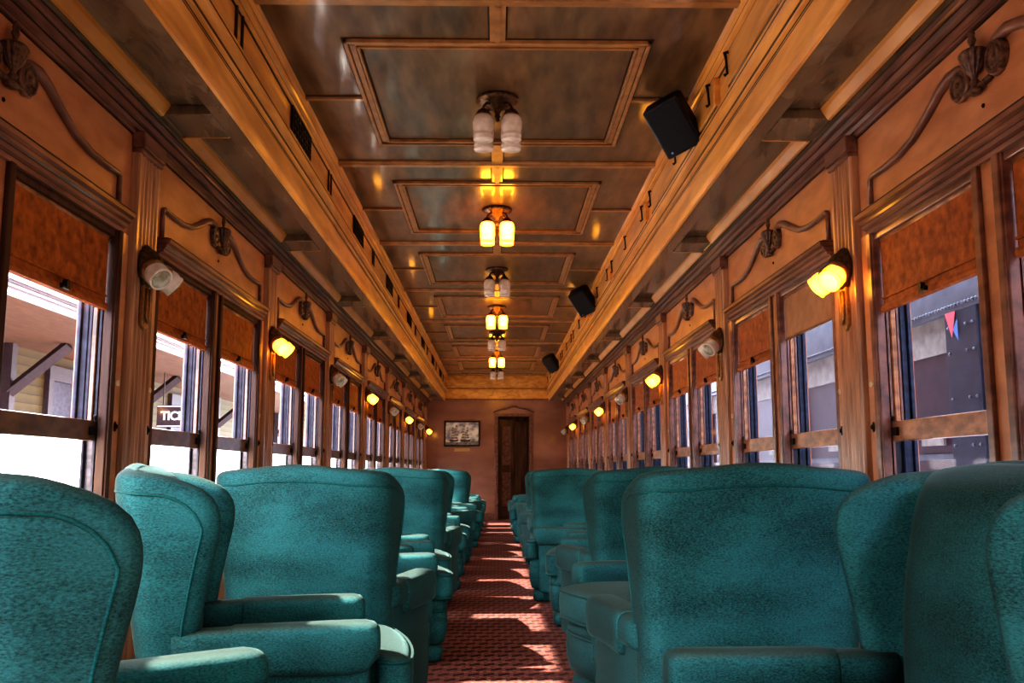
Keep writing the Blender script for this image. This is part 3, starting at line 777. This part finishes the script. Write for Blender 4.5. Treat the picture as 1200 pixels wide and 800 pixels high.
# ================================================================== END WALL
pf = empty('framed_picture', (-0.705, YB, 1.73))
m = MB(); w_, h_ = 0.365, 0.26
m.box(-w_, w_, -0.035, 0, h_ - 0.03, h_); m.box(-w_, w_, -0.035, 0, -h_, -h_ + 0.03); m.box(-w_, -w_ + 0.03, -0.035, 0, -h_, h_); m.box(w_ - 0.03, w_, -0.035, 0, -h_, h_)
m.build('picture_frame', 'frame', pf, bevel=0.005)
cv = MB().box(-w_ + 0.03, w_ - 0.03, -0.012, -0.002, -h_ + 0.03, h_ - 0.03).build('canvas', 'canvas', pf)
def flat(pts, y=-0.0135): return [(a, y, b) for a, b in pts]
MB().poly(flat([(-0.33, -0.23), (0.33, -0.23), (0.33, -0.15), (0.1, -0.16), (-0.1, -0.175), (-0.33, -0.165)])).build('sea', 'sea', cv)
MB().poly(flat([(-0.02, -0.165), (0.15, -0.16), (0.19, -0.11), (0.10, -0.125), (-0.04, -0.115)], -0.0142)).poly(flat([(-0.24, -0.165), (-0.09, -0.16), (-0.06, -0.115), (-0.15, -0.13), (-0.26, -0.12)], -0.0142)).build('ship', 'hull', cv)
m = MB()
for cx0, zz, sc_ in ((0.03, -0.10, 1.0), (0.10, -0.10, 0.85), (-0.19, -0.11, 0.9), (-0.12, -0.11, 1.05)):
    for i in range(5):
        wv = (0.050 - 0.007 * i) * sc_; z0 = zz + i * 0.056 * sc_; off = 0.014 * math.sin(i * 2 + cx0 * 9)
        m.poly(flat([(cx0 - wv + off, z0), (cx0 - 0.01 + off, z0 + 0.008), (cx0 + wv + off, z0 + 0.004), (cx0 + wv * 0.7 + off, z0 + 0.046 * sc_), (cx0 - wv * 0.8 + off, z0 + 0.043 * sc_)], -0.0146))
m.build('sails', 'sail', cv)
tag(pf, 'framed sailing ship painting hanging on the far end wall', 'picture')
pq = MB().box(-0.16, 0.16, -0.012, 0, -0.033, 0.033).build('picture_plaque', 'plaque', bevel=0.004)
pq.location = (-0.70, YB, 1.405)
tag(pq, 'small brass plaque under the ship painting', 'plaque')

# ================================================================== ARMCHAIRS (local: faces +x, origin on the floor)
def ztop(u):           # u in -1..1 along the horseshoe
    return 0.984 - 0.014 * min(1, abs(u) / 0.42) ** 2 - (0.018 * max(0, abs(u) - 0.5) / 0.5)
def outer_pt(u, z, inset=0.0, zt=1.0):
    """point on the outside of the winged back at horseshoe parameter u and height z; inset moves inwards"""
    k = (z - 0.28) / 0.72
    wv = 0.336 + 0.030 * max(0, min(1, (z - 0.45) / 0.5)) - inset
    xr = -0.370 - 0.115 * k + inset
    zf = 0.86
    base = -0.262 + 0.050 * max(0, min(1, (z - 0.52) / 0.30)) ** 1.3
    if z < 0.52: base = -0.262 - 0.02 * (0.52 - z)
    if z > zf:
        q = min(1, (z - zf) / (zt - zf)); base -= 0.13 * (1 - math.sqrt(max(0, 1 - q * q)))
    rc = 0.085 - inset * 0.5
    L1 = (base - inset * 0.0) - (xr + rc); L2 = PI / 2 * rc; L3 = wv - rc
    T = L1 + L2 + L3
    d = (1 - abs(u)) * T        # distance from the wing front
    sg = -1 if u < 0 else 1
    if d < L1: x, y = base - d, wv
    elif d < L1 + L2:
        a = (d - L1) / rc; x, y = xr + rc - rc * math.sin(a), wv - rc + rc * math.cos(a)
    else: x, y = xr, wv - rc - (d - L1 - L2)
    x -= 0.0
    if d >= L1 + L2 - 1e-6:     # slight crown of the back
        x -= 0.012 * (1 - (y / max(1e-3, wv - rc)) ** 2)
    return Vector((x, sg * y, z))

def back_mesh():
    NU, NV = 41, 19
    us = [-1 + 2 * i / (NU - 1) for i in range(NU)]
    m = MB()
    grids = []
    for layer, inset in ((0, 0.0), (1, 0.068)):
        g = []
        for u in us:
            col = []
            zt = ztop(u)
            for j in range(NV):
                v = (j / (NV - 1)) ** 0.75
                z = 0.085 + v * (zt - 0.085)
                if layer == 1: z = 0.085 + v * (zt - 0.085)
                col.append(outer_pt(u, z, inset, zt))
            g.append(col)
        grids.append(g)
    O, I = grids
    b = {}
    def vid(key, p):
        if key not in b: b[key] = len(m.v); m.v.append(tuple(p))
        return b[key]
    for i in range(NU):
        for j in range(NV):
            vid(('o', i, j), O[i][j]); vid(('i', i, j), I[i][j])
    for i in range(NU - 1):
        for j in range(NV - 1):
            m.f.append((b['o', i, j], b['o', i + 1, j], b['o', i + 1, j + 1], b['o', i, j + 1]))
            m.f.append((b['i', i, j], b['i', i, j + 1], b['i', i + 1, j + 1], b['i', i + 1, j]))
    # rolled rim over the top and down both wing fronts
    rim = [(0, j) for j in range(NV)] + [(i, NV - 1) for i in range(1, NU)] + [(NU - 1, j) for j in range(NV - 2, -1, -1)]
    for n_, (i, j) in enumerate(rim):
        o, q = O[i][j], I[i][j]
        mid = (o + q) / 2
        if j == NV - 1 and 0 < i < NU - 1: dirv = Vector((0, 0, 1))
        elif j == NV - 1: dirv = Vector((0.6, 0, 0.7)).normalized()
        else:
            tz = O[i][min(j + 1, NV - 1)] - O[i][max(j - 1, 0)]
            dirv = Vector((tz.z, 0, -tz.x)).normalized()
            if dirv.x < 0: dirv = -dirv
        for a_, f_, key in ((0.22, 0.022, 'a'), (0.5, 0.032, 'b'), (0.78, 0.022, 'c')):
            vid((key, n_), o.lerp(q, a_) + dirv * f_)
    for n_ in range(len(rim) - 1):
        seq = []
        for (i, j), nn in ((rim[n_], n_), (rim[n_ + 1], n_ + 1)):
            seq.append([b['o', i, j], b['a', nn], b['b', nn], b['c', nn], b['i', i, j]])
        for k in range(4):
            m.f.append((seq[0][k], seq[0][k + 1], seq[1][k + 1], seq[1][k]))
    for i in range(NU - 1):
        m.f.append((b['o', i, 0], b['i', i, 0], b['i', i + 1, 0], b['o', i + 1, 0]))
    return m

def back_piping():
    pts = []
    NV = 24
    def q(u, z, zt):
        return outer_pt(u, z, 0.001 + 0.006 * max(0.0, 1 - abs(abs(u) - 0.62) / 0.14), zt)
    def zz(u): return ztop(u) - 0.036 - 0.085 * max(0.0, (abs(u) - 0.80) / 0.165) ** 2.6
    ze = zz(0.965)
    zl = [0.50 + (ze - 0.50) * j / NV for j in range(NV)]
    for z in zl: pts.append(q(-0.965, z, ztop(-0.965)))
    for i in range(0, 61):
        u = -0.965 + 1.93 * i / 60
        pts.append(q(u, zz(u), ztop(u)))
    for z in reversed(zl): pts.append(q(0.965, z, ztop(0.965)))
    return MB().tube(pts, 0.0045, 6)


def back_cushion():
    """plump inside back between the wings, rolling over the top"""
    m = MB(); NZ, NY = 14, 13
    F, Bk = [], []
    for j in range(NZ):
        v = j / (NZ - 1); z = 0.43 + v * 0.560
        hw = 0.248 + 0.035 * v
        rowf, rowb = [], []
        for i in range(NY):
            t = -1 + 2 * i / (NY - 1)
            xr = -0.370 - 0.115 * (z - 0.28) / 0.72
            edge = (1 - abs(t) ** 4)
            top = 1 if v < 0.82 else math.sqrt(max(0.0, 1 - ((v - 0.82) / 0.18) ** 2))
            x = xr + 0.062 + (0.075 + 0.035 * math.sin(v * PI)) * (0.35 + 0.65 * edge) * (0.25 + 0.75 * top)
            zz = z + 0.018 * (1 - t * t) * v
            rowf.append((x, t * hw, zz)); rowb.append((xr + 0.045, t * hw, zz - 0.0))
        F.append(rowf); Bk.append(rowb)
    n0 = len(m.v)
    for g in (F, Bk):
        for r in g: m.v += r
    def a(g, j, i): return n0 + g * NZ * NY + j * NY + i
    for j in range(NZ - 1):
        for i in range(NY - 1):
            m.f.append((a(0, j, i), a(0, j, i + 1), a(0, j + 1, i + 1), a(0, j + 1, i)))
            m.f.append((a(1, j, i), a(1, j + 1, i), a(1, j + 1, i + 1), a(1, j, i + 1)))
    for j in range(NZ - 1):
        m.f.append((a(0, j, 0), a(0, j + 1, 0), a(1, j + 1, 0), a(1, j, 0)))
        m.f.append((a(0, j, NY - 1), a(1, j, NY - 1), a(1, j + 1, NY - 1), a(0, j + 1, NY - 1)))
    for i in range(NY - 1):
        m.f.append((a(0, 0, i), a(1, 0, i), a(1, 0, i + 1), a(0, 0, i + 1)))
        m.f.append((a(0, NZ - 1, i), a(0, NZ - 1, i + 1), a(1, NZ - 1, i + 1), a(1, NZ - 1, i)))
    return m

def t_outline(n_=12, xb=-0.36, xn=0.262, xf=0.375, wn=0.236, wf=0.315, rc=0.06):
    """plan of the T-shaped seat cushion, counter-clockwise"""
    pts = [(xb, -wn)]
    for i in range(1, 7): pts.append((xb + (xn - xb) * i / 7, -wn))
    pts += [(xn - 0.012, -wn - 0.004), (xn, -wn - 0.02), (xn + 0.004, -wf + 0.02)]
    for i in range(0, 5):
        a = R(-90 + i * 22.5); pts.append((xf - rc + rc * math.cos(a) - 0.01, -wf + rc + rc * math.sin(a)))
    for i in range(1, 8):
        t = -1 + i / 4; pts.append((xf - 0.01 + 0.022 * (1 - t * t), t * (wf - rc)))
    for i in range(0, 5):
        a = R(i * 22.5); pts.append((xf - rc + rc * math.cos(a) - 0.01, wf - rc + rc * math.sin(a)))
    pts += [(xn + 0.004, wf - 0.02), (xn, wn + 0.02), (xn - 0.012, wn + 0.004)]
    for i in range(6, 0, -1): pts.append((xb + (xn - xb) * i / 7, wn))
    pts.append((xb, wn))
    for i in range(1, 5): pts.append((xb, wn - 2 * wn * i / 5))
    return pts

def scaled(pts, s_, z, c=(0.03, 0.0), grow=0.0):
    out = []
    for x, y in pts:
        out.append((c[0] + (x - c[0]) * s_ + (grow if x > 0.2 else 0), c[1] + (y - c[1]) * s_, z))
    return out

def make_chair():
    t = empty('wing_armchair')
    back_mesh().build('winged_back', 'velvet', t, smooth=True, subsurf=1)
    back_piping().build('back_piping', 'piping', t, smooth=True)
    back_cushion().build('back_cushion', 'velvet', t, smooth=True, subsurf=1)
    T = t_outline()
    m = MB()
    m.rings([scaled(T, 0.93, 0.315), scaled(T, 0.985, 0.323), scaled(T, 1.0, 0.35), scaled(T, 1.005, 0.395), scaled(T, 1.0, 0.432), scaled(T, 0.975, 0.450),
             scaled(T, 0.90, 0.464), scaled(T, 0.7, 0.480), scaled(T, 0.4, 0.490), scaled(T, 0.08, 0.494)])
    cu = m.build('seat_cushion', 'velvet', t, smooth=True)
    MB().tube(scaled(T, 0.995, 0.445), 0.0055, 6, closed=True).tube(scaled(T, 0.995, 0.328), 0.0055, 6, closed=True).build('cushion_piping', 'piping', cu, smooth=True)
    Bz = t_outline(xb=-0.36, xn=0.235, xf=0.350, wn=0.262, wf=0.29)
    m = MB()
    m.rings([scaled(Bz, 0.90, 0.085), scaled(Bz, 0.965, 0.10), scaled(Bz, 1.0, 0.15), scaled(Bz, 1.012, 0.20), scaled(Bz, 1.005, 0.255), scaled(Bz, 0.985, 0.262), scaled(Bz, 1.0, 0.272), scaled(Bz, 0.985, 0.315)])
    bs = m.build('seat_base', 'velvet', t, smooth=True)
    MB().tube(scaled(Bz, 1.0, 0.260), 0.006, 6, closed=True).build('base_piping', 'piping', bs, smooth=True)
    m = MB(); m.rings([scaled(Bz, 0.90, 0.0), scaled(Bz, 0.93, 0.012), scaled(Bz, 0.945, 0.06), scaled(Bz, 0.90, 0.085)])
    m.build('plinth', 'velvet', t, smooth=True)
    for sg in (-1, 1):
        # side panel below the arm
        yc = sg * 0.298
        a, b = sorted((sg * 0.268, sg * 0.332))
        m = MB(); m.box(-0.31, 0.222, a, b, 0.07, 0.49)
        m.build('side_panel', 'velvet', t, bevel=0.02, segs=3, smooth=True)
        # arm pad
        rr = []
        for x, sw, sh in ((-0.30, 0.9, 0.9), (-0.20, 0.95, 0.95), (-0.10, 1.0, 1.0), (0.05, 1.03, 1.02), (0.17, 1.06, 1.05), (0.222, 1.04, 1.03), (0.245, 0.93, 0.92), (0.256, 0.72, 0.72), (0.259, 0.4, 0.4)):
            ring = []
            for i in range(20):
                an = 2 * PI * i / 20
                cx_, sy_ = math.cos(an), math.sin(an)
                e = 0.62
                ring.append((x, yc + sw * 0.058 * math.copysign(abs(cx_) ** e, cx_), 0.508 + sh * 0.052 * math.copysign(abs(sy_) ** e, sy_)))
            rr.append(ring)
        am = MB().rings(rr).build('arm_pad', 'velvet', t, smooth=True)
        # fitted arm cover, hanging a little over the outside
        rr = []
        for x, g in ((-0.145, 1.0), (-0.14, 1.05), (-0.10, 1.06), (0.05, 1.08), (0.17, 1.10), (0.225, 1.09), (0.25, 0.98), (0.262, 0.75), (0.265, 0.4)):
            ring = []
            for i in range(20):
                an = 2 * PI * i / 20
                cx_, sy_ = math.cos(an), math.sin(an); e = 0.6
                zz = 0.508 + g * 0.052 * math.copysign(abs(sy_) ** e, sy_)
                yy = yc + g * 0.058 * math.copysign(abs(cx_) ** e, cx_)
                if sy_ < -0.2 and x < 0.24: zz -= 0.030
                if sy_ < -0.2: zz += 0.004 * math.sin(x * 60 + i)
                ring.append((x, yy, zz))
            rr.append(ring)
        MB().rings(rr).build('arm_cover', 'velvet', am, smooth=True)
        # padded front of the arm, pinched at the seat line
        rr = []
        for z, w, dd in ((0.075, 0.5, 0.5), (0.09, 0.85, 0.9), (0.16, 1.0, 1.0), (0.25, 1.0, 1.0), (0.30, 0.9, 0.85), (0.312, 0.85, 0.8), (0.325, 0.92, 0.9), (0.38, 1.05, 1.05), (0.44, 1.0, 1.0), (0.465, 0.75, 0.75)):
            rr.append([(0.212 + 0.026 * dd * math.cos(2 * PI * i / 16), yc + 0.036 * w * math.sin(2 * PI * i / 16), z) for i in range(16)])
        MB().rings(rr).build('arm_front', 'velvet', t, smooth=True)
    return t

CH = make_chair()
LEFT = [(-0.62, 1.99, 34), (-0.655, 3.03, 12), (-0.665, 4.08, 77), (-0.655, 5.25, 17), (-0.68, 6.15, 7), (-0.66, 7.25, 80), (-0.67, 8.3, 14), (-0.66, 9.35, 10),
        (-0.66, 10.4, 62), (-0.66, 11.5, 12), (-0.62, 12.6, 20), (-0.62, 13.7, 70), (-0.60, 14.8, 10), (-0.60, 15.9, 15), (-0.58, 17.1, 5)]
RIGHT = [(0.69, 2.05, -4), (0.70, 3.17, 81), (0.73, 4.32, -23), (0.75, 5.45, 74), (0.72, 6.42, 8), (0.67, 7.50, 26), (0.66, 8.9, 88), (0.66, 10.1, 70),
         (0.68, 11.1, 15), (0.66, 12.2, 78), (0.64, 13.3, 30), (0.64, 14.5, -10), (0.62, 15.6, -20), (0.60, 16.9, 10)]
first = True
def chair_at(x, y, a, label):
    global first
    o = CH if first else dup(CH); first = False
    rz = R(a) if x < 0 else PI - R(a)
    o.location = (x, y, 0); o.rotation_euler = (0, 0, rz)
    tag(o, label, 'armchair', 'teal velvet wing armchairs')
def pose(a):
    return 'turned to the aisle' if a < 35 else ('turned half away' if a < 66 else 'with its back to the viewer')
for i, (x, y, a) in enumerate(LEFT):
    chair_at(x, y, a, 'teal armchair %s, %s from the near end, station side' % (pose(a), ORD[i]))
for i, (x, y, a) in enumerate(RIGHT):
    chair_at(x, y, a, 'teal armchair %s, %s from the near end, train side' % (pose(a), ORD[i]))

# ================================================================== OUTSIDE: STATION (left) AND TRAIN (right)
struct(MB().box(-40, -1.75, -12, 60, -0.5, -0.42).build('floor_platform', 'platform'))
struct(MB().box(1.75, 40, -12, 60, -1.0, -0.9).build('floor_trackside', 'platform'))
st = empty('station_building', (-6.6, 8, -0.42))
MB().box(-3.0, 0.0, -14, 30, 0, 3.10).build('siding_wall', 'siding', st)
MB().box(-0.0, 2.0, -14.5, 30.5, 3.10, 3.14).build('soffit', 'soffit', st)
m = MB(); m.box(1.96, 2.04, -14.5, 30.5, 3.06, 3.24); m.box(2.04, 2.14, -14.5, 30.5, 3.17, 3.26); m.build('fascia', 'white', st)
m = MB(); m.box(2.03, 2.05, -14.5, 30.5, 3.10, 3.12); m.box(2.14, 2.15, -14.5, 30.5, 3.20, 3.22); m.build('gutter_line', 'purple', st)
MB().prism([(2.1, 3.24), (-3.2, 4.3), (-3.2, 4.2), (2.1, 3.14)], -14.5, 30.5, 'y').build('roof', 'purple', st)
for y in (-6.0, -2.4, 1.3, 4.6, 9.0, 14.0, 20.0):
    MB().box(0.0, 0.14, y - 0.07, y + 0.07, 0, 3.1).build('post', 'purple', st)
    m = MB(); m.tube([(0.1, y, 2.45), (0.85, y, 3.08)], 0.085, 4); m.build('brace', 'purple', st)
for y in (-4.2, 0.2, 6.3, 11.5):
    m = MB(); m.box(0, 0.08, y - 0.55, y + 0.55, 2.72, 2.94); m.box(0, 0.08, y - 0.55, y - 0.40, 0.0, 2.72); m.box(0, 0.08, y + 0.40, y + 0.55, 0.0, 2.72)
    w = m.build('door_casing', 'purple', st)
    MB().box(0.0, 0.03, y - 0.40, y + 0.40, 0.0, 2.72).build('door_glass', 'storm', w)
tag(st, 'yellow clapboard station building with maroon posts and braces outside the windows', 'building')

sg_ = empty('ticket_sign', (-5.79, 16.4, 1.92))
MB().box(-0.10, 0.78, -0.02, 0.02, -0.19, 0.19).build('sign_board', 'purple', sg_, bevel=0.005)
MB().box(-0.09, 0.77, -0.026, -0.02, 0.165, 0.18).box(-0.09, 0.77, -0.026, -0.02, -0.18, -0.165).build('sign_border', 'white', sg_)
cu = bpy.data.curves.new('lettering', 'FONT'); cu.body = 'TICKETS'; cu.size = 0.205; cu.extrude = 0.004; cu.offset = 0.005; cu.align_y = 'CENTER'; cu.space_character = 0.92
to = bpy.data.objects.new('lettering_text', cu); COL.objects.link(to)
bpy.context.view_layer.update()
me = bpy.data.meshes.new_from_object(to.evaluated_get(bpy.context.evaluated_depsgraph_get()))
bpy.data.objects.remove(to)
lt = bpy.data.objects.new('lettering', me); COL.objects.link(lt); me.materials.clear(); me.materials.append(M['white'])
lt.parent = sg_; lt.location = (-0.03, -0.026, 0.0); lt.rotation_euler = (PI / 2, 0, 0)
MB().tube([(0.0, 0, 0.19), (0.0, 0, 0.757)], 0.012, 6).build('hanger', 'purple', sg_)
MB().tube([(0.68, 0, 0.19), (0.68, 0, 0.757)], 0.012, 6).build('hanger', 'purple', sg_)
tag(sg_, 'maroon TICKETS sign with white capitals hanging under the station eave', 'sign')

tr = empty('railway_coach', (3.0, 8, 0))
MB().box(0, 0.12, -14, 16, -0.6, 0.88).build('lower_side', 'cream', tr)
MB().box(0.0, 0.12, -14, 16, 2.02, 3.1).build('letter_board', 'steel', tr)
m = MB(); m.box(-0.012, 0.0, -14, 16, 2.02, 2.10); m.build('belt_strip', 'steel', tr)
m = MB()
for i in range(300):
    y = -8.0 + i * 0.045
    if y > 5.5: break
    m.lathe([(0.012, 0), (0.011, 0.006), (0.006, 0.011)], (-0.012, y, 2.06), (-1, 0, 0), 8)
ri = m.build('rivet_row', 'steel', tr, smooth=True); ri['kind'] = 'stuff'
for i in range(15):
    y = -13.67 + i * 1.9
    MB().box(-0.01, 0.10, y, y + 0.42, 0.88, 2.02).build('window_post', 'steel_dark', tr, bevel=0.005)
    m = MB()
    for zz in (1.15, 1.45, 1.75, 1.92):
        for yy in (0.05, 0.14, 0.37): m.lathe([(0.011, 0), (0.006, 0.01)], (-0.01, y + yy, zz), (-1, 0, 0), 8)
    rv = m.build('post_rivets', 'steel', tr, smooth=True); rv['kind'] = 'stuff'
    wn = MB().box(0.05, 0.09, y + 0.42, y + 1.9, 0.88, 2.02).build('coach_window', 'maroon', tr)
    MB().box(0.035, 0.05, y + 0.42, y + 1.9, 1.78, 2.02).build('blind', 'cream', wn)
    MB().box(0.035, 0.05, y + 0.42, y + 1.9, 1.06, 1.10).build('window_bar', 'steel', wn)
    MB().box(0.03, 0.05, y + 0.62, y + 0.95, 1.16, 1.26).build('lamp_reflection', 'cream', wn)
    MB().box(-0.015, 0.0, y - 0.05, y + 0.1, -0.2, 0.88).build('ochre_batten', 'gold', tr)
tag(tr, 'dark riveted steel railway coach standing close outside the windows', 'train')
pn = empty('pennant', (2.985, 6.06, 1.99))
MB().poly([(0, -0.07, 0.03), (0, 0.07, 0.03), (0, -0.01, -0.14)]).build('red_half', 'red', pn)
MB().poly([(-0.004, -0.10, -0.02), (-0.004, -0.035, -0.09), (-0.004, -0.10, -0.17)]).build('blue_half', 'bluep', pn)
tag(pn, 'small red and blue pennant on the riveted coach outside', 'pennant')

# ================================================================== LIGHT
wd = bpy.data.worlds.new('sky'); sc.world = wd; wd.use_nodes = True
nt = wd.node_tree
for n in list(nt.nodes): nt.nodes.remove(n)
wo = nt.nodes.new('ShaderNodeOutputWorld'); bg = nt.nodes.new('ShaderNodeBackground')
sky = nt.nodes.new('ShaderNodeTexSky'); sky.sky_type = 'HOSEK_WILKIE'; sky.turbidity = 5.0; sky.sun_direction = (-0.7, -0.1, 0.68)
mixs = nt.nodes.new('ShaderNodeMix'); mixs.data_type = 'RGBA'; mixs.inputs['Factor'].default_value = 0.75
nt.links.new(sky.outputs[0], mixs.inputs['A']); mixs.inputs['B'].default_value = (0.86, 0.90, 1.0, 1)
nt.links.new(mixs.outputs['Result'], bg.inputs[0]); bg.inputs[1].default_value = 6.0
nt.links.new(bg.outputs[0], wo.inputs[0])
sl = bpy.data.lights.new('sun', 'SUN'); sl.energy = 7.5; sl.angle = R(1.2); sl.color = (1.0, 0.92, 0.80)
so = bpy.data.objects.new('sun', sl); COL.objects.link(so)
el, az = R(42), R(1.5)
dv = Vector((math.cos(el) * math.cos(az), math.cos(el) * math.sin(az), -math.sin(el)))
so.rotation_euler = dv.to_track_quat('-Z', 'Y').to_euler(); so.location = (-8, 5, 9)

# ================================================================== CAMERA
cam = bpy.data.cameras.new('camera'); co = bpy.data.objects.new('camera', cam); COL.objects.link(co)
cam.sensor_width = 36; cam.lens = 33.0; cam.clip_start = 0.05; cam.clip_end = 300
co.location = (0, 0, 0.99)
co.rotation_euler = (PI / 2 + math.atan(151 / 1100), 0, -math.atan(18 / 1110))
sc.camera = co
sc.view_settings.view_transform = 'Standard'
sc.view_settings.look = 'High Contrast'
sc.view_settings.exposure = 2.15
sc.view_settings.gamma = 1.08
sc.cycles.max_bounces = 8
sc.cycles.diffuse_bounces = 5
sc.cycles.transparent_max_bounces = 12
sc.cycles.sample_clamp_indirect = 6
sc.cycles.caustics_reflective = False; sc.cycles.caustics_refractive = False
sc.cycles.use_denoising = True
sc.cycles.use_fast_gi = True
sc.cycles.fast_gi_method = 'ADD'
wd.light_settings.ao_factor = 0.06
wd.light_settings.distance = 0.45
